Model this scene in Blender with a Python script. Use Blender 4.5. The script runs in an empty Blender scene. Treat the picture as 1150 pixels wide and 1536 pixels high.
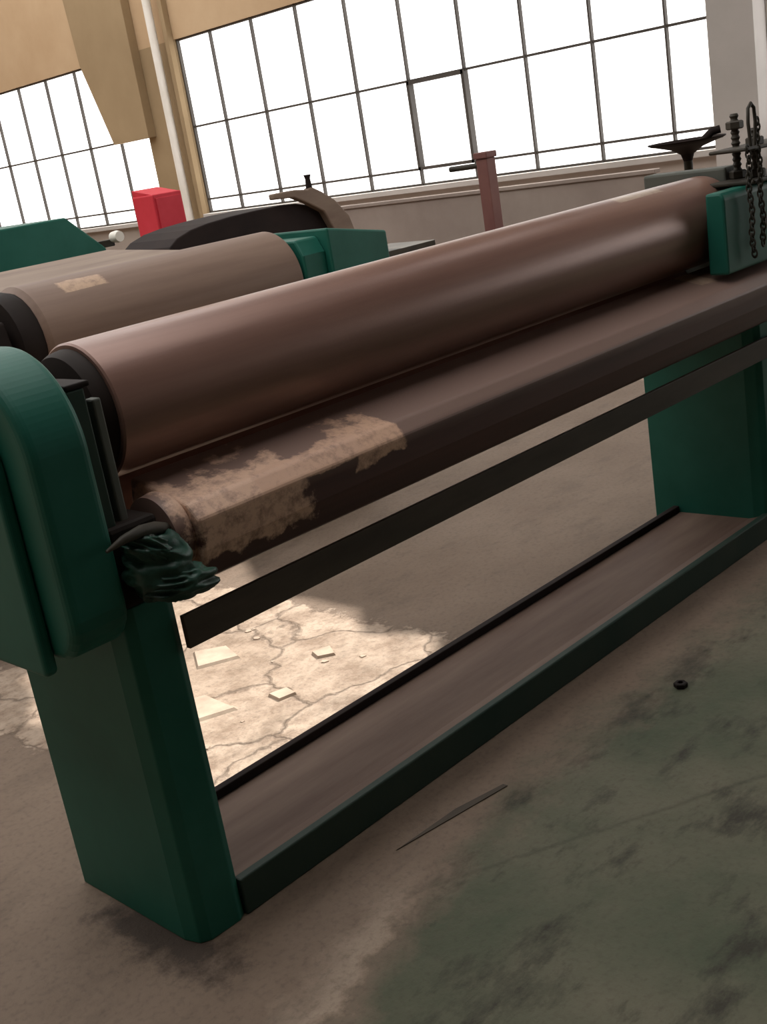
import bpy, bmesh, math, random
from mathutils import Vector, Matrix, noise
random.seed(4)
S = bpy.context.scene
S.view_settings.view_transform = 'Standard'
S.view_settings.look = 'None'
S.view_settings.exposure = 0.0

# ------------------------------------------------------------------ materials
def new_mat(name):
    m = bpy.data.materials.new(name); m.use_nodes = True
    nt = m.node_tree
    b = nt.nodes['Principled BSDF']
    tc = nt.nodes.new('ShaderNodeTexCoord')
    return m, nt, b, tc

def N(nt, t, **kw):
    n = nt.nodes.new(t)
    for k, v in kw.items():
        setattr(n, k, v)
    return n

def tex_noise(nt, vec, scale, detail=6, rough=.6, stretch=None):
    if stretch:
        mp = N(nt, 'ShaderNodeMapping'); mp.inputs['Scale'].default_value = stretch
        nt.links.new(vec, mp.inputs['Vector']); vec = mp.outputs['Vector']
    n = N(nt, 'ShaderNodeTexNoise')
    n.inputs['Scale'].default_value = scale
    n.inputs['Detail'].default_value = detail
    n.inputs['Roughness'].default_value = rough
    nt.links.new(vec, n.inputs['Vector'])
    return n.outputs['Fac']

def ramp(nt, fac, stops):
    r = N(nt, 'ShaderNodeValToRGB')
    e = r.color_ramp.elements
    while len(e) < len(stops): e.new(.5)
    for el, (p, c) in zip(e, stops):
        el.position = p
        el.color = (c, c, c, 1) if not hasattr(c, '__len__') else (*c, 1)
    nt.links.new(fac, r.inputs['Fac'])
    return r.outputs['Color']

def mix(nt, fac, a, b):
    m = N(nt, 'ShaderNodeMix', data_type='RGBA')
    for s, v in ((0, fac), (6, a), (7, b)):
        if isinstance(v, bpy.types.NodeSocket):
            nt.links.new(v, m.inputs[s])
        elif hasattr(v, '__len__'):
            m.inputs[s].default_value = (*v, 1)
        else:
            m.inputs[s].default_value = v
    return m.outputs[2]

def math_n(nt, op, a, b=0.0, clamp=False):
    m = N(nt, 'ShaderNodeMath', operation=op, use_clamp=clamp)
    for i, v in enumerate((a, b)):
        if isinstance(v, bpy.types.NodeSocket): nt.links.new(v, m.inputs[i])
        else: m.inputs[i].default_value = v
    return m.outputs[0]

def bump(nt, b, h, strength=.2, dist=.01):
    n = N(nt, 'ShaderNodeBump'); n.inputs['Strength'].default_value = strength
    n.inputs['Distance'].default_value = dist
    nt.links.new(h, n.inputs['Height']); nt.links.new(n.outputs['Normal'], b.inputs['Normal'])

def paint(name, c1, c2, rough=.5, metal=0., scale=3., stretch=None, bmp=.1, spec=.3):
    m, nt, b, tc = new_mat(name)
    f = tex_noise(nt, tc.outputs['Object'], scale, stretch=stretch)
    col = mix(nt, ramp(nt, f, [(.3, 0.), (.7, 1.)]), c1, c2)
    nt.links.new(col, b.inputs['Base Color'])
    b.inputs['Roughness'].default_value = rough
    b.inputs['Metallic'].default_value = metal
    b.inputs['Specular IOR Level'].default_value = spec
    f2 = tex_noise(nt, tc.outputs['Object'], scale * 12)
    bump(nt, b, f2, bmp, .004)
    return m

GREEN = paint('green_paint', (.004, .080, .056), (.014, .112, .082), .5, bmp=.05)
GREEN_D = paint('dark_green_paint', (.007, .030, .022), (.024, .042, .030), .6)
GREEN_G = paint('dusty_green_paint', (.07, .085, .072), (.11, .11, .095), .7)
BLACK = paint('black_grease', (.005, .004, .004), (.022, .015, .012), .7, spec=.15)
DARK = paint('dark_steel', (.022, .02, .015), (.05, .042, .03), .6, scale=6)
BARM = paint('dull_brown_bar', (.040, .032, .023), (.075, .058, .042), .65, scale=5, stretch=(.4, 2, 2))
BROWN_D = paint('dark_brown_steel', (.012, .008, .008), (.025, .016, .014), .75, spec=.15)
RUST = paint('dusty_rusty_steel', (.15, .10, .075), (.23, .17, .125), .65, scale=4, stretch=(.4, 2, 2))
TROUGH = paint('dusty_trough', (.105, .062, .047), (.20, .138, .105), .7, scale=3, stretch=(.4, 3, 3))
RED = paint('red_paint', (.50, .02, .035), (.60, .04, .06), .6)
REDP = paint('dull_red_paint', (.14, .055, .05), (.2, .09, .075), .6)
MULL = paint('window_frame_paint', (.05, .042, .036), (.09, .08, .07), .6)
WALLT = paint('tan_plaster', (.44, .30, .175), (.51, .365, .225), .9, scale=1.2)
WALLD = paint('brown_plaster', (.27, .19, .105), (.34, .245, .14), .9, scale=1.2)
WALLG = paint('grey_plaster', (.42, .395, .37), (.50, .465, .44), .9, scale=1.5)
WALLB = paint('dark_plaster', (.11, .09, .07), (.17, .14, .11), .95, scale=1.5)  # unseen walls and ceiling kept dark to cut bounced fill light
WALLLOW = paint('dado_paint', (.34, .29, .255), (.42, .365, .325), .9, scale=1.5)
PANEL = paint('dusty_panel_paint', (.25, .20, .175), (.33, .275, .24), .85, scale=1.5)
PIPEW = paint('cream_pipe', (.7, .66, .58), (.8, .76, .7), .5)
RAG = paint('oily_green_cloth', (.004, .016, .012), (.03, .085, .062), .38, scale=14, bmp=.2)

def roller_mat(name, base1, base2, patches, rough=.42, lit_top=None, metal=0.):
    m, nt, b, tc = new_mat(name)
    o = tc.outputs['Object']
    f = tex_noise(nt, o, 3, stretch=(.35, 6, 6))
    col = mix(nt, ramp(nt, f, [(.3, 0.), (.7, 1.)]), base1, base2)
    sx = N(nt, 'ShaderNodeSeparateXYZ'); nt.links.new(o, sx.inputs[0])
    nz = tex_noise(nt, o, 9, 8, .65)
    nf = tex_noise(nt, o, 34, 8, .75)
    if lit_top:
        zc, zw, dc = lit_top
        t = math_n(nt, 'DIVIDE', math_n(nt, 'SUBTRACT', sx.outputs['Z'], zc), zw)
        t = math_n(nt, 'ADD', t, math_n(nt, 'MULTIPLY', math_n(nt, 'SUBTRACT', f, .5), 1.2), True)
        col = mix(nt, t, col, dc)  # lit upper side mixed into the base colour by height
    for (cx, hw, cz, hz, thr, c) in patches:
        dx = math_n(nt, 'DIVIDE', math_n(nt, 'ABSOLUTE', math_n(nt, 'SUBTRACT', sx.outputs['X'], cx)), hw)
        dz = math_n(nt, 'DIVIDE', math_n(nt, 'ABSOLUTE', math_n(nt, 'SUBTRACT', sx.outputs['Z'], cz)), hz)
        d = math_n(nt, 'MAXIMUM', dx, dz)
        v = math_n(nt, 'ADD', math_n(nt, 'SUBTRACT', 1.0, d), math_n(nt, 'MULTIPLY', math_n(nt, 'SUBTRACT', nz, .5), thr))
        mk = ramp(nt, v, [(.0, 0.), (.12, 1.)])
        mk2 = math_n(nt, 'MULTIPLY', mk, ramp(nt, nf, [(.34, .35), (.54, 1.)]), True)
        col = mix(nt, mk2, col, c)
    nt.links.new(col, b.inputs['Base Color'])
    b.inputs['Roughness'].default_value = rough
    b.inputs['Metallic'].default_value = metal
    b.inputs['Specular IOR Level'].default_value = .5
    bump(nt, b, math_n(nt, 'ADD', tex_noise(nt, o, 40, stretch=(.3, 2, 2)), nf), .10, .003)
    return m
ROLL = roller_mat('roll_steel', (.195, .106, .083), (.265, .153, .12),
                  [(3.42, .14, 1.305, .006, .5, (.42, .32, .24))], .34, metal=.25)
BEAM = roller_mat('front_roll_steel', (.045, .014, .011), (.085, .030, .022),
                  [(1.46, .17, .91, .085, 1.6, (.60, .39, .28)), (1.86, .08, .945, .045, 1.6, (.56, .35, .24)),
                   (1.66, .16, .95, .022, 1.6, (.54, .34, .24)),
                   (3.60, .05, 1.0, .02, 1.0, (.34, .24, .17))], .55, lit_top=(.905, .035, (.185, .115, .092)))  # light on the upper facets put into the colour, front face kept dark
ROLL2 = roller_mat('back_roll_steel', (.14, .085, .06), (.20, .13, .095),
                   [(2.50, .10, 1.27, .02, .8, (.40, .27, .18))], .6)

# floor ----------------------------------------------------------------
def floor_mat():
    m, nt, b, tc = new_mat('worn_concrete_floor')
    o = tc.outputs['Object']
    sx = N(nt, 'ShaderNodeSeparateXYZ'); nt.links.new(o, sx.inputs[0])
    X, Y = sx.outputs['X'], sx.outputs['Y']
    n1 = tex_noise(nt, o, 1.6, 8, .6)
    n2 = tex_noise(nt, o, 9, 8, .7)
    n3 = tex_noise(nt, o, 60, 4, .6)
    brown = mix(nt, ramp(nt, n1, [(.3, 0.), (.7, 1.)]), (.165, .118, .086), (.215, .16, .12))
    green = mix(nt, ramp(nt, n1, [(.35, 0.), (.65, 1.)]), (.060, .073, .044), (.13, .12, .083))
    a = math_n(nt, 'SUBTRACT', math_n(nt, 'ADD', math_n(nt, 'MULTIPLY', X, .28), 1.27), Y)
    c = math_n(nt, 'MULTIPLY', math_n(nt, 'SUBTRACT', 1.86, Y), .5)
    v = math_n(nt, 'MINIMUM', a, c)
    v = math_n(nt, 'ADD', v, math_n(nt, 'MULTIPLY', math_n(nt, 'SUBTRACT', n2, .5), .22))
    g = ramp(nt, math_n(nt, 'ADD', v, .0), [(0., 0.), (.11, 1.)])
    rim = ramp(nt, math_n(nt, 'ADD', v, .12), [(0., 0.), (.10, 1.), (.14, 0.)])
    col = mix(nt, g, brown, green)
    lim = ramp(nt, math_n(nt, 'SUBTRACT', 1.65, X), [(0., 0.), (.3, 1.)])
    col = mix(nt, math_n(nt, 'MULTIPLY', math_n(nt, 'MULTIPLY', rim, lim), .7), col, (.38, .30, .23))
    def warp(sc_, amt, vs, feat):
        vor = N(nt, 'ShaderNodeTexVoronoi', feature=feat); vor.inputs['Scale'].default_value = vs
        mv = N(nt, 'ShaderNodeVectorMath', operation='ADD')
        nn = N(nt, 'ShaderNodeTexNoise'); nn.inputs['Scale'].default_value = sc_; nn.inputs['Detail'].default_value = 6; nt.links.new(o, nn.inputs['Vector'])
        sc = N(nt, 'ShaderNodeVectorMath', operation='SCALE'); sc.inputs['Scale'].default_value = amt
        nt.links.new(nn.outputs['Color'], sc.inputs[0]); nt.links.new(o, mv.inputs[0]); nt.links.new(sc.outputs[0], mv.inputs[1])
        nt.links.new(mv.outputs[0], vor.inputs['Vector'])
        return vor
    crk = ramp(nt, warp(5, .22, 2.3, 'DISTANCE_TO_EDGE').outputs['Distance'], [(0., 1.), (.025, 0.)])
    cell = N(nt, 'ShaderNodeSeparateColor'); nt.links.new(warp(5, .22, 2.3, 'F1').outputs['Color'], cell.inputs[0])
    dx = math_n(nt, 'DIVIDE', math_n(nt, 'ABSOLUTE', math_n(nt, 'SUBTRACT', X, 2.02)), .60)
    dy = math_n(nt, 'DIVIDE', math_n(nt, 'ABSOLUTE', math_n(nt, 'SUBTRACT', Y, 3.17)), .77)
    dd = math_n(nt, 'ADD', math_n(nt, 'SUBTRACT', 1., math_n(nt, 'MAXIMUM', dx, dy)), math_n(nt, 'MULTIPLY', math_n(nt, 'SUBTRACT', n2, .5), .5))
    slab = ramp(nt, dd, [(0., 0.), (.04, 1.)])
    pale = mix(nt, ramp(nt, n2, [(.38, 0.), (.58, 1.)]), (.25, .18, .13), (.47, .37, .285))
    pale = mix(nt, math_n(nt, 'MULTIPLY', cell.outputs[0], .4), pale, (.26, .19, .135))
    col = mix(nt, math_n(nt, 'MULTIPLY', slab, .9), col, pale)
    crkf = math_n(nt, 'MULTIPLY', crk, math_n(nt, 'ADD', math_n(nt, 'MULTIPLY', slab, .6), .05), True)
    col = mix(nt, crkf, col, (.08, .055, .04))
    j = math_n(nt, 'ABSOLUTE', math_n(nt, 'ADD', math_n(nt, 'SUBTRACT', math_n(nt, 'SUBTRACT', Y, math_n(nt, 'MULTIPLY', X, -.55)), 2.53), math_n(nt, 'MULTIPLY', math_n(nt, 'SUBTRACT', n2, .5), .04)))
    col = mix(nt, math_n(nt, 'MULTIPLY', math_n(nt, 'MULTIPLY', ramp(nt, j, [(0., 1.), (.012, 0.)]), g), .4), col, (.03, .03, .02))
    st = ramp(nt, tex_noise(nt, o, 3.3, 9, .7, stretch=(.8, 1.7, 1)), [(.52, 0.), (.64, 1.)])
    st = math_n(nt, 'MULTIPLY', st, math_n(nt, 'ADD', math_n(nt, 'MULTIPLY', g, .65), .2))
    col = mix(nt, st, col, (.025, .022, .016))
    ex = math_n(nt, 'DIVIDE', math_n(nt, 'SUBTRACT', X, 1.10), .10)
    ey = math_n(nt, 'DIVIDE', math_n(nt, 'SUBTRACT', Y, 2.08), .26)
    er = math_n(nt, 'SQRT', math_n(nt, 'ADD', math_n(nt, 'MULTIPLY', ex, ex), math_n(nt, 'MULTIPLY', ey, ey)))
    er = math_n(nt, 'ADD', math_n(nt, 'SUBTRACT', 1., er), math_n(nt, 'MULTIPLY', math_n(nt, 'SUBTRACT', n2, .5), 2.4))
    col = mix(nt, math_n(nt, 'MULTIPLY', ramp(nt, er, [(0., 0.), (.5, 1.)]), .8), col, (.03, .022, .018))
    col = mix(nt, ramp(nt, n3, [(.3, .3), (.5, 0.)]), col, (.05, .04, .03))
    nt.links.new(col, b.inputs['Base Color'])
    b.inputs['Roughness'].default_value = .75
    b.inputs['Specular IOR Level'].default_value = .25
    hgt = math_n(nt, 'ADD', math_n(nt, 'SUBTRACT', n2, math_n(nt, 'MULTIPLY', crkf, .8)), math_n(nt, 'MULTIPLY', slab, math_n(nt, 'ADD', cell.outputs[0], .6)))
    bump(nt, b, hgt, .55, .016)
    return m
FLOOR = floor_mat()

# ------------------------------------------------------------------ geometry
def empty(name, loc=(0, 0, 0)):
    e = bpy.data.objects.new(name, None); e.empty_display_size = .1
    S.collection.objects.link(e); return e

def finish(bm, name, mat, parent=None, bevel=0., smooth=False, seg=2):
    bmesh.ops.remove_doubles(bm, verts=bm.verts, dist=1e-6)
    bmesh.ops.recalc_face_normals(bm, faces=bm.faces)
    me = bpy.data.meshes.new(name); bm.to_mesh(me); bm.free()
    if smooth:
        for p in me.polygons: p.use_smooth = True
    o = bpy.data.objects.new(name, me); S.collection.objects.link(o)
    me.materials.append(mat)
    if parent: o.parent = parent
    if bevel > 0:
        md = o.modifiers.new('bevel', 'BEVEL'); md.width = bevel; md.segments = seg
        md.limit_method = 'ANGLE'; md.angle_limit = math.radians(30)
        if smooth: md.harden_normals = True
    return o

def add_box(bm, x0, x1, y0, y1, z0, z1):
    vs = [bm.verts.new(p) for p in ((x0,y0,z0),(x1,y0,z0),(x1,y1,z0),(x0,y1,z0),(x0,y0,z1),(x1,y0,z1),(x1,y1,z1),(x0,y1,z1))]
    for f in ((3,2,1,0),(4,5,6,7),(0,1,5,4),(1,2,6,5),(2,3,7,6),(3,0,4,7)):
        bm.faces.new([vs[i] for i in f])

def box(name, b, mat, parent=None, bevel=.004):
    bm = bmesh.new(); add_box(bm, *b); return finish(bm, name, mat, parent, bevel)

def prism(name, prof, a0, a1, mat, parent=None, bevel=.004, axis='X', smooth=False, seg=2):
    bm = bmesh.new()
    def P(a, u, v):
        return (a, u, v) if axis == 'X' else ((u, a, v) if axis == 'Y' else (u, v, a))
    A = [bm.verts.new(P(a0, u, v)) for u, v in prof]
    B = [bm.verts.new(P(a1, u, v)) for u, v in prof]
    n = len(prof)
    bm.faces.new(A); bm.faces.new(B[::-1])
    for i in range(n):
        bm.faces.new((A[i], A[(i+1) % n], B[(i+1) % n], B[i]))
    return finish(bm, name, mat, parent, bevel, smooth, seg)

def lathe(name, prof, c, mat, parent=None, axis='X', seg=64, wob=0.):
    bm = bmesh.new(); rings = []
    for a, r in prof:
        ring = []
        for i in range(seg):
            t = 2*math.pi*i/seg
            u, v = r*math.cos(t), r*math.sin(t)
            if axis == 'X': p = (a, c[0]+u, c[1]+v)
            elif axis == 'Y': p = (c[0]+u, a, c[1]+v)
            else: p = (c[0]+u, c[1]+v, a)
            ring.append(bm.verts.new(p))
        rings.append(ring)
    for R0, R1 in zip(rings, rings[1:]):
        for i in range(seg):
            bm.faces.new((R0[i], R0[(i+1) % seg], R1[(i+1) % seg], R1[i]))
    bm.faces.new(rings[0][::-1]); bm.faces.new(rings[-1])
    o = finish(bm, name, mat, parent)
    for p in o.data.polygons:
        p.use_smooth = len(p.vertices) == 4
    md = o.modifiers.new('es', 'EDGE_SPLIT'); md.split_angle = math.radians(35)
    return o

def tube(name, pts, r, mat, parent=None, res=8):
    cu = bpy.data.curves.new(name, 'CURVE'); cu.dimensions = '3D'
    sp = cu.splines.new('POLY'); sp.points.add(len(pts)-1)
    for p, q in zip(sp.points, pts):
        p.co = (*q[:3], 1); p.radius = q[3] if len(q) > 3 else 1
    cu.bevel_depth = r; cu.bevel_resolution = res; cu.use_fill_caps = True
    cu.materials.append(mat)
    tmp = bpy.data.objects.new(name, cu); S.collection.objects.link(tmp)
    dg = bpy.context.evaluated_depsgraph_get()
    me = bpy.data.meshes.new_from_object(tmp.evaluated_get(dg))
    bpy.data.objects.remove(tmp)
    for p in me.polygons: p.use_smooth = True
    o = bpy.data.objects.new(name, me); S.collection.objects.link(o)
    if parent: o.parent = parent
    return o

def arc(cy, cz, r, a0, a1, n=8):
    return [(cy + r*math.cos(math.radians(a0+(a1-a0)*i/n)), cz + r*math.sin(math.radians(a0+(a1-a0)*i/n))) for i in range(n+1)]

# ------------------------------------------------------------------ room
D = 9.0; CE = 5.6; TH = .08
X0, Y0, Y1 = -4.0, -4.0, 18.0
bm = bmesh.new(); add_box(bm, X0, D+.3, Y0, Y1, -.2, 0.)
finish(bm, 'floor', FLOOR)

WIN = [(12.46, 17.5), (4.82, 11.60), (-3.0, 4.42)]
ZS, ZT = 1.08, 3.09
bm = bmesh.new()
add_box(bm, D, D+TH, Y0, Y1, ZT, CE)
finish(bm, 'wall_east', WALLT)
we = bpy.data.objects['wall_east']
bm = bmesh.new(); add_box(bm, D, D+TH, Y0, Y1, 0, ZS)
finish(bm, 'wall_east_dado', WALLLOW, we)
bm = bmesh.new(); add_box(bm, D, D+TH, 4.42, 4.82, ZS, ZT); add_box(bm, D, D+TH, Y0, -3.0, ZS, ZT)
add_box(bm, D-.20, D-.001, 4.44, 4.82, 0, CE)
finish(bm, 'pier', WALLG, we)
bm = bmesh.new(); add_box(bm, D, D+TH, 11.60, 12.46, ZS, ZT); add_box(bm, D, D+TH, 17.5, Y1, ZS, ZT)
finish(bm, 'pier_back', WALLD, we)
prism('haunch', [(12.30, CE), (12.30, 2.1), (13.05, 2.1), (13.42, ZT), (13.6, CE)], D-.12, D-.002, WALLD, we)
box('column_flange', (D-.08, D-.002, 11.60, 11.67, 0, CE), WALLD, we)
tube('column_pipe', [(D-.13, 11.80, 0), (D-.13, 11.80, CE)], .05, PIPEW, we)

box('trim_1', (D-.08, D+TH, 4.82, 11.60, ZS, ZS+.05), WALLG)
box('trim_2', (D-.08, D+TH, 12.46, 17.5, ZS, ZS+.05), WALLG)

for k, (a, b_) in enumerate(WIN):
    bm = bmesh.new()
    x0, x1 = D+.03, D+.06
    zz = [ZS+.06, 1.29, 2.12, ZT-.012]
    for z in zz: add_box(bm, x0, x1, a, b_, z-.011, z+.011)
    ys = []
    y = 5.31
    while y > a: y -= .71
    while y < b_:
        if y > a: ys.append(y)
        y += .71
    for y in ys + [a+.012, b_-.012]:
        add_box(bm, x0-.005, x1+.005, y-.009, y+.009, ZS, ZT)
    if k == 1:
        for (p, q, r, s) in ((7.44, 8.15, 2.085, 2.12), (7.44, 8.15, 1.28, 1.31), (7.43, 7.465, 1.28, 2.12), (8.125, 8.16, 1.28, 2.12)):
            add_box(bm, x0-.02, x1+.02, p, q, r, s)
    finish(bm, 'window_%d' % (k+1), MULL)

bm = bmesh.new(); add_box(bm, X0, D+.25, Y1, Y1+.2, 0, CE); finish(bm, 'wall_north', WALLT)
bm = bmesh.new(); add_box(bm, X0-.2, X0, Y0, Y1, 0, CE); finish(bm, 'wall_west', WALLB)
bm = bmesh.new(); add_box(bm, X0, D+.25, Y0-.2, Y0, 0, CE); finish(bm, 'wall_south', WALLB)

def ceiling():
    bm = bmesh.new()
    def loop(pts):
        vs = [bm.verts.new((x, y, CE)) for x, y in pts]
        return [bm.edges.new((vs[i], vs[(i+1) % len(vs)])) for i in range(len(vs))]
    ed = loop([(X0-.2, Y0-.2), (D+.25, Y0-.2), (D+.25, Y1+.2), (X0-.2, Y1+.2)])
    ox = CE*1.0
    patch = [(1.36,2.42),(1.66,2.40),(2.0,2.46),(2.46,2.46),(2.60,2.60),(2.50,2.84),(2.66,3.02),(2.66,3.3),(2.60,3.5),(2.85,3.90),(2.2,3.92),(1.9,3.80),(1.70,3.78),(1.66,3.6),(1.52,3.42),(1.58,3.2),(1.44,3.0),(1.50,2.7)]
    ed += loop([(x+ox, y) for x, y in patch])  # unseen roof hole, added and cut to shape the sun patch below
    ed += loop([(-1.5, .6), (4.6, .6), (4.6, 6.6), (-1.5, 6.6)])  # added roof openings, out of view, for fill light from above
    ed += loop([(-1.5, 7.4), (4.6, 7.4), (4.6, 16), (-1.5, 16)])
    ed += loop([(5.4, 7.2), (8.6, 7.2), (8.6, 17), (5.4, 17)])  # added roof opening that brightens the window wall
    bmesh.ops.triangle_fill(bm, use_beauty=True, use_dissolve=False, edges=ed)
    return finish(bm, 'ceiling', WALLB)
ceiling()

# ------------------------------------------------------------------ plate rolling machine
M = empty('plate_rolling_machine')
prism('base_front_beam', [(1.974, 0), (1.974, .092), (2.0, .092), (2.0, 0)], 1.252, 4.3, GREEN_D, M, .004)
prism('base_pan', [(2.0, 0), (2.0, .083), (2.05, .070), (2.34, .066), (2.34, 0)], 1.24, 4.25, TROUGH, M, .002)
prism('base_back_rail', [(2.34, 0), (2.34, .090), (2.365, .090), (2.365, 0)], 1.24, 4.25, BROWN_D, M, .003)
def leg(x0, x1, name, zt, zb=0.):
    bm = bmesh.new()
    sec = [(x0, 2.445), (x0, 2.03), (x0+.012, 1.99), (x0+.035, 1.976), (x1-.02, 1.974), (x1, 1.985), (x1, 2.445)]
    lev = [zb, zb+.12, zt*.55, zt]
    rows = []
    for z in lev:
        rows.append([bm.verts.new((x, y, z)) for x, y in sec])
    n = len(sec)
    for R0, R1 in zip(rows, rows[1:]):
        for i in range(n): bm.faces.new((R0[i], R0[(i+1) % n], R1[(i+1) % n], R1[i]))
    bm.faces.new(rows[0][::-1]); bm.faces.new(rows[-1])
    return finish(bm, name, GREEN, M, .003)
leg(1.115, 1.25, 'leg_left', .80)
leg(3.79, 3.94, 'leg_right', .82)

def cover(y0, y1, z0, z1, rt, rb):
    p = arc(y0+rb, z0+rb, rb, 180, 270, 6)
    p = [(y0, z1-rt)] + p + [(y1, z0), (y1, z1-rt)] + arc(y1-rt, z1-rt, rt, 0, 90, 14) + arc(y0+rt, z1-rt, rt, 90, 180, 24)[:-1]
    out = []
    for q in p:
        if not out or (abs(out[-1][0]-q[0])+abs(out[-1][1]-q[1])) > 1e-4: out.append(q)
    return out
prism('gear_housing', cover(1.925, 2.50, .745, 1.345, .20, .09), .985, 1.118, GREEN, M, .022, seg=5)
prism('gear_cover', cover(2.015, 2.52, .72, 1.33, .21, .015), .955, .985, GREEN, M, .010, seg=4)
box('guide_post_front', (1.125, 1.165, 1.985, 2.02, .80, 1.25), GREEN_D, M)
box('guide_post_inner', (1.185, 1.205, 2.0, 2.03, .80, 1.22), GREEN_G, M)
box('guide_post_back', (1.125, 1.22, 2.36, 2.42, .80, 1.25), GREEN_D, M)
box('guide_cap', (1.125, 1.18, 1.985, 2.42, 1.25, 1.262), BLACK, M)
box('bearing_block', (1.13, 1.20, 2.06, 2.34, .98, 1.235), BLACK, M, .01)
box('bearing_block_lower', (1.13, 1.25, 1.97, 2.42, .80, .97), BLACK, M, .01)
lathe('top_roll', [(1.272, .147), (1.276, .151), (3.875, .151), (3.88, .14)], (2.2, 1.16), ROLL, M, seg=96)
lathe('top_roll_collar', [(1.225, .09), (1.235, .128), (1.25, .135), (1.271, .138)], (2.20, 1.162), BLACK, M)
lathe('top_roll_journal', [(1.1, .06), (1.225, .06)], (2.2, 1.16), BLACK, M)
prof = [(2.145, 1.008), (1.958, .965), (1.926, .934), (1.930, .865), (1.945, .803), (1.99, .783), (2.10, .80), (2.16, .86), (2.165, .93)]
prism('front_roll', prof, 1.315, 4.35, BEAM, M, .008, smooth=False, seg=3)
lathe('front_roll_collar', [(1.265, .05), (1.27, .088), (1.30, .092), (1.314, .085)], (2.03, .90), BEAM, M)
lathe('front_roll_journal', [(1.12, .05), (1.27, .05)], (2.03, .90), BLACK, M)
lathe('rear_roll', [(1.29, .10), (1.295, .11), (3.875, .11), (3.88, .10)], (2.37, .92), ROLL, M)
prism('tie_bar', [(1.958, .668), (1.958, .742), (1.972, .742), (1.972, .668)], 1.25, 4.3, BARM, M, .002)
# right head
box('right_head_plate', (3.89, 3.97, 2.10, 2.43, .80, 1.33), GREEN_G, M, .008)
prism('right_head_casting', [(1.968, 1.0), (1.968, 1.25), (1.98, 1.268), (2.035, 1.268), (2.04, 1.0)], 3.62, 4.1, GREEN, M, .008)
box('right_head_rear', (3.89, 4.1, 2.04, 2.10, .83, 1.26), GREEN, M, .008)
box('right_head_base', (3.95, 4.3, 1.99, 2.43, .0, .80), GREEN, M, .008)
lathe('right_roll_collar', [(3.88, .145), (3.889, .13)], (2.2, 1.16), BLACK, M)
for i, (x, y, zt) in enumerate(((3.92, 2.07, 1.50), (3.90, 1.99, 1.44), (4.06, 1.99, 1.44))):
    pr = []; z = 1.0
    while z < zt:
        pr += [(z, .012), (z+.008, .016), (z+.016, .012)]; z += .018
    lathe('spindle_%d' % (i+1), pr, (x, y), DARK, M, axis='Z', seg=16)
    for j, z in enumerate((1.12, 1.285, zt-.05)):
        lathe('spindle_nut_%d_%d' % (i+1, j+1), [(z, .025), (z+.004, .030), (z+.024, .030), (z+.028, .025)], (x, y), DARK, M, axis='Z', seg=6)
box('spindle_bridge', (3.80, 4.24, 1.95, 2.12, 1.27, 1.285), DARK, M, .005)
box('spindle_bridge_top', (3.78, 4.24, 1.93, 2.10, 1.38, 1.392), DARK, M, .005)
tube('chain_hook', [(3.775, 1.94, 1.39), (3.765, 1.94, 1.47), (3.77, 1.94, 1.515), (3.79, 1.94, 1.53), (3.81, 1.94, 1.515), (3.815, 1.94, 1.47), (3.80, 1.94, 1.385)], .006, DARK, M)
bm = bmesh.new()
for ch, (x, y, zt, nl) in enumerate(((3.745, 1.938, 1.39, 20), (3.82, 1.938, 1.47, 23))):
    for i in range(nl):
        z = zt - i*.018
        mtx = Matrix.Translation((x+.006*math.sin(i*.7+ch*2), y, z)) @ Matrix.Rotation(math.radians(90*(i % 2)), 4, 'Z') @ Matrix.Rotation(math.radians(90), 4, 'X')
        R, r = .009, .0035
        vs = [[bm.verts.new(mtx @ Vector(((R+r*math.cos(b))*math.cos(a), 1.4*(R+r*math.cos(b))*math.sin(a), r*math.sin(b))))
               for b in [2*math.pi*q/6 for q in range(6)]] for a in [2*math.pi*p/12 for p in range(12)]]
        for p in range(12):
            for q in range(6):
                bm.faces.new((vs[p][q], vs[(p+1) % 12][q], vs[(p+1) % 12][(q+1) % 6], vs[p][(q+1) % 6]))
finish(bm, 'adjuster_chain', DARK, M, smooth=True)
box('chain_bracket', (3.735, 3.80, 1.93, 1.945, 1.385, 1.395), DARK, M, .002)
tube('clamp_lever', [(1.08, 1.90, .955, .3), (1.12, 1.90, .965, .8), (1.17, 1.91, .965, 1.1), (1.22, 1.94, .95, 1.2), (1.26, 1.97, .93, 1.3)], .011, DARK, M)

def blob(name, c, s, mat, parent=None, amp=.35, freq=3.0, seed=0, sub=5, rot=0):
    bm = bmesh.new(); bmesh.ops.create_icosphere(bm, subdivisions=sub, radius=1)
    for v in bm.verts:
        n = v.co.normalized()
        d = noise.fractal(n*freq*.5 + Vector((seed, 0, 0)), 1.2, 2.0, 2)
        q = n + .25*Vector((noise.noise(n*2+Vector((seed,0,9))), noise.noise(n*2+Vector((0,seed,4))), 0))
        rdg = 1 - abs(noise.noise(Vector((q.x*.6, q.y*.6, q.z*1.6))*freq + Vector((seed*2, 3, 1))))*2.2
        v.co = n*(1 + amp*d*.6 + amp*.6*rdg)
        v.co = Vector((v.co.x*s[0], v.co.y*s[1], v.co.z*s[2]))
    bmesh.ops.rotate(bm, verts=bm.verts, cent=(0,0,0), matrix=Matrix.Rotation(rot, 3, 'Y'))
    bmesh.ops.translate(bm, verts=bm.verts, vec=c)
    return finish(bm, name, mat, parent, smooth=True)
rag = empty('oily_rag')
blob('rag_bundle', (1.205, 1.935, .880), (.062, .05, .060), RAG, rag, .4, 1.6, 3, rot=.3)
blob('rag_tail', (1.225, 1.90, .840), (.064, .035, .032), RAG, rag, .4, 1.9, 8, rot=.15)
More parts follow.
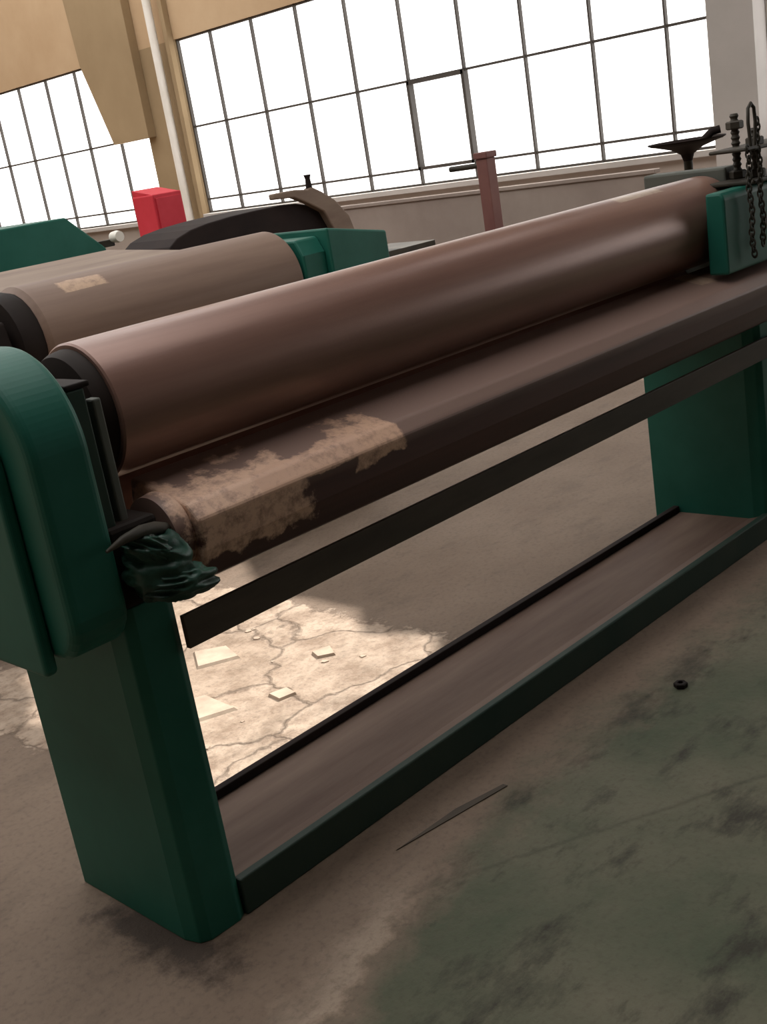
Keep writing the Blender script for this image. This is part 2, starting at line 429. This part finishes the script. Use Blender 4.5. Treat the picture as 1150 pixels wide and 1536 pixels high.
blob('rag_fold', (1.185, 1.93, .922), (.048, .04, .028), RAG, rag, .4, 1.8, 5, rot=.6)

# ------------------------------------------------------------------ second rolling machine behind
M2 = empty('sheet_bending_machine')
lathe('roll', [(2.24, .20), (2.26, .22), (3.54, .22), (3.55, .2)], (4.2, 1.085), ROLL2, M2)
lathe('roll_collar', [(2.14, .12), (2.15, .2), (2.21, .21), (2.24, .2)], (4.2, 1.085), BLACK, M2, seg=24)
prism('frame_left', [(3.98, 0), (3.98, .9), (4.05, 1.2), (4.45, 1.2), (4.5, 0)], 2.0, 2.12, BLACK, M2, .01)
prism('frame_right', [(3.98, 0), (3.98, 1.18), (4.02, 1.25), (4.5, 1.25), (4.5, 0)], 3.56, 3.70, GREEN, M2, .01)
prism('gear_box', [(3.70, .9), (3.70, 1.28), (4.08, 1.21), (4.08, .9)], 3.95, 4.45, GREEN, M2, .01, axis='Y')
box('lower_beam', (2.12, 3.56, 4.05, 4.3, .45, .7), BROWN_D, M2)
box('base', (1.75, 3.75, 3.98, 4.5, 0, .12), BROWN_D, M2)
prism('sheet_table', [(4.45, 1.22), (4.45, 1.245), (5.4, 1.30), (5.4, 1.27)], 1.3, 3.5, RUST, M2, .003)
box('table_leg_1', (1.4, 1.48, 5.2, 5.28, 0, 1.265), DARK, M2)
box('table_leg_2', (3.35, 3.43, 5.2, 5.28, 0, 1.265), DARK, M2)

G = empty('green_guillotine_shear')
prism('hood', [(2.2, 1.1), (2.25, 1.485), (3.66, 1.485), (3.88, 1.28), (3.88, 1.1)], 6.0, 6.7, GREEN, G, .01, axis='Y')
box('body', (2.3, 3.85, 6.05, 6.65, .12, 1.1), GREEN_D, G)
box('foot', (2.2, 3.9, 6.0, 6.7, 0, .12), BLACK, G)
lathe('gauge_knob', [(5.93, .03), (5.96, .035), (6.0, .03)], (3.94, 1.33), PIPEW, G, axis='Y', seg=24)
box('gauge_arm', (3.84, 3.95, 6.01, 6.05, 1.28, 1.32), DARK, G)

R = empty('red_electrical_cabinet')
box('case', (5.58, 5.86, 7.84, 8.12, 1.08, 1.50), RED, R, .01)
prism('sloped_top', [(7.85, 1.498), (8.12, 1.55), (8.12, 1.498)], 5.59, 5.85, RED, R, .004)
box('door', (5.60, 5.84, 7.83, 7.84, 1.11, 1.47), RED, R, .003)
box('stand', (5.65, 5.85, 7.9, 8.05, 0, 1.08), DARK, R)

Kp = empty('lathe_machine')
cv = [(4.55, 1.06), (4.57, 1.12), (4.61, 1.18), (4.68, 1.225), (4.80, 1.26), (4.95, 1.28), (5.15, 1.293), (5.4, 1.30), (5.62, 1.30), (5.75, 1.29), (5.86, 1.265), (5.95, 1.22), (6.04, 1.16), (6.1, 1.08), (6.1, 1.02), (4.55, 1.02)]
prism('curved_cover', cv, 6.4, 6.95, BROWN_D, Kp, .01, axis='Y')
box('bed', (4.5, 6.3, 6.4, 7.0, .7, 1.02), DARK, Kp)
box('bed_extension', (6.3, 7.2, 6.45, 6.95, .7, .80), DARK, Kp)
box('pedestal_1', (4.6, 5.1, 6.45, 6.95, 0, .7), GREEN_D, Kp)
box('pedestal_2', (6.6, 7.1, 6.45, 6.95, 0, .7), GREEN_D, Kp)
prism('feed_arm', [(5.50, 1.385), (5.50, 1.345), (5.68, 1.335), (5.80, 1.28), (5.94, 1.20), (6.03, 1.02), (6.22, 1.02), (6.18, 1.14), (6.06, 1.27), (5.95, 1.34), (5.86, 1.385), (5.82, 1.37), (5.7, 1.385)], 6.33, 6.395, RUST, Kp, .01, axis='Y')
tube('feed_arm_knob', [(5.86, 6.36, 1.36, 1), (5.86, 6.36, 1.44, .7), (5.86, 6.36, 1.47, 1)], .026, BROWN_D, Kp)

P = empty('machine_post')
box('post', (6.12, 6.21, 4.95, 5.04, 0, 1.40), REDP, P, .006)
box('cap', (6.11, 6.22, 4.94, 5.05, 1.40, 1.44), REDP, P, .006)
box('foot_plate', (6.02, 6.31, 4.85, 5.14, 0, .02), REDP, P)
tube('bracket', [(6.14, 5.04, 1.36), (6.12, 5.2, 1.36), (6.12, 5.26, 1.36)], .018, DARK, P)

W = empty('steel_partition_panel')
box('panel', (8.0, 8.04, 4.9, 10.2, .1, 1.06), PANEL, W)
box('top_rail', (7.98, 8.06, 4.88, 10.22, 1.06, 1.09), PANEL, W)
for i, y in enumerate((4.95, 6.7, 8.4, 10.1)):
    box('foot_%d' % (i+1), (7.9, 8.14, y-.03, y+.03, 0, .1), DARK, W)

F = empty('drip_tray_stand')
lathe('dish', [(1.30, .02), (1.33, .03), (1.355, .07), (1.385, .17), (1.392, .175), (1.38, .16), (1.36, .06)], (5.0, 2.88), BROWN_D, F, axis='Z', seg=40)
lathe('pole', [(0, .12), (.02, .12), (.021, .02), (1.31, .02)], (5.0, 2.88), DARK, F, axis='Z', seg=20)
tube('spout', [(5.06, 2.84, 1.37), (5.09, 2.80, 1.41), (5.11, 2.77, 1.415)], .018, BROWN_D, F)

# ------------------------------------------------------------------ things on the floor
prism('dark_wedge_mark', [(1.61, 1.845), (1.97, 1.785), (1.97, 1.800), (1.82, 1.835)], 0, .003, BARM, axis='Z', bevel=.001)  # thin dark sheet laid as a wedge-shaped mark on the floor
lathe('dark_floor_blob', [(0, .018), (.003, .020), (.013, .020), (.015, .017), (.015, .009), (.004, .009)], (2.63, 1.67), BLACK, axis='Z', seg=6)  # low dark lump standing in for a small stain-like blob

rb = bmesh.new()
slabs = [(1.86, 2.93, .13), (2.15, 3.22, .10), (1.62, 2.80, .05), (2.33, 2.86, .06), (2.05, 2.75, .05), (1.75, 3.35, .09), (2.40, 3.45, .08)]
for i in range(34):
    x = random.uniform(1.5, 2.4); y = random.uniform(2.7, 3.6); s = random.uniform(.005, .016)
    if i < len(slabs): x, y, s = slabs[i]
    n = random.randint(4, 6); h = s*.25 if i >= len(slabs) else .009
    a0 = random.random()*6
    bot = [rb.verts.new((x+s*random.uniform(.6, 1.2)*math.cos(a0+2*math.pi*k/n), y+s*random.uniform(.6, 1.2)*math.sin(a0+2*math.pi*k/n), 0)) for k in range(n)]
    top = [rb.verts.new((v.co.x*.9+x*.1, v.co.y*.9+y*.1, h)) for v in bot]
    rb.faces.new(top); rb.faces.new(bot[::-1])
    for k in range(n): rb.faces.new((bot[k], bot[(k+1) % n], top[(k+1) % n], top[k]))
PALE = paint('broken_concrete', (.34, .26, .20), (.48, .39, .30), .9, scale=12)
finish(rb, 'concrete_rubble', PALE)

# ------------------------------------------------------------------ light
w = bpy.data.worlds.new('world'); S.world = w; w.use_nodes = True
bg = w.node_tree.nodes['Background']
bg.inputs['Color'].default_value = (1.0, .972, .945, 1); bg.inputs['Strength'].default_value = 2.85
sl = bpy.data.lights.new('sun', 'SUN'); sl.energy = 8.0; sl.angle = math.radians(.4); sl.color = (1, .95, .88)
so = bpy.data.objects.new('sun', sl); S.collection.objects.link(so)
so.rotation_euler = Vector((1, 0, 1)).to_track_quat('Z', 'Y').to_euler()
so.location = (4, 3, 8)

# ------------------------------------------------------------------ camera
cam = bpy.data.cameras.new('camera'); co = bpy.data.objects.new('camera', cam); S.collection.objects.link(co)
right = Vector((.6807, -.7154, -.1585)); fwd = Vector((.6583, .6919, -.296))
fwd.normalize(); right = (right - fwd*right.dot(fwd)).normalized(); up = right.cross(fwd)
m = Matrix.Identity(4)
for i in range(3):
    m[i][0] = right[i]; m[i][1] = up[i]; m[i][2] = -fwd[i]
m.translation = (0, 0, 1.6)
co.matrix_world = m
cam.sensor_fit = 'VERTICAL'; cam.sensor_height = 24; cam.lens = 24*1765/1536
cam.clip_start = .05
S.camera = co
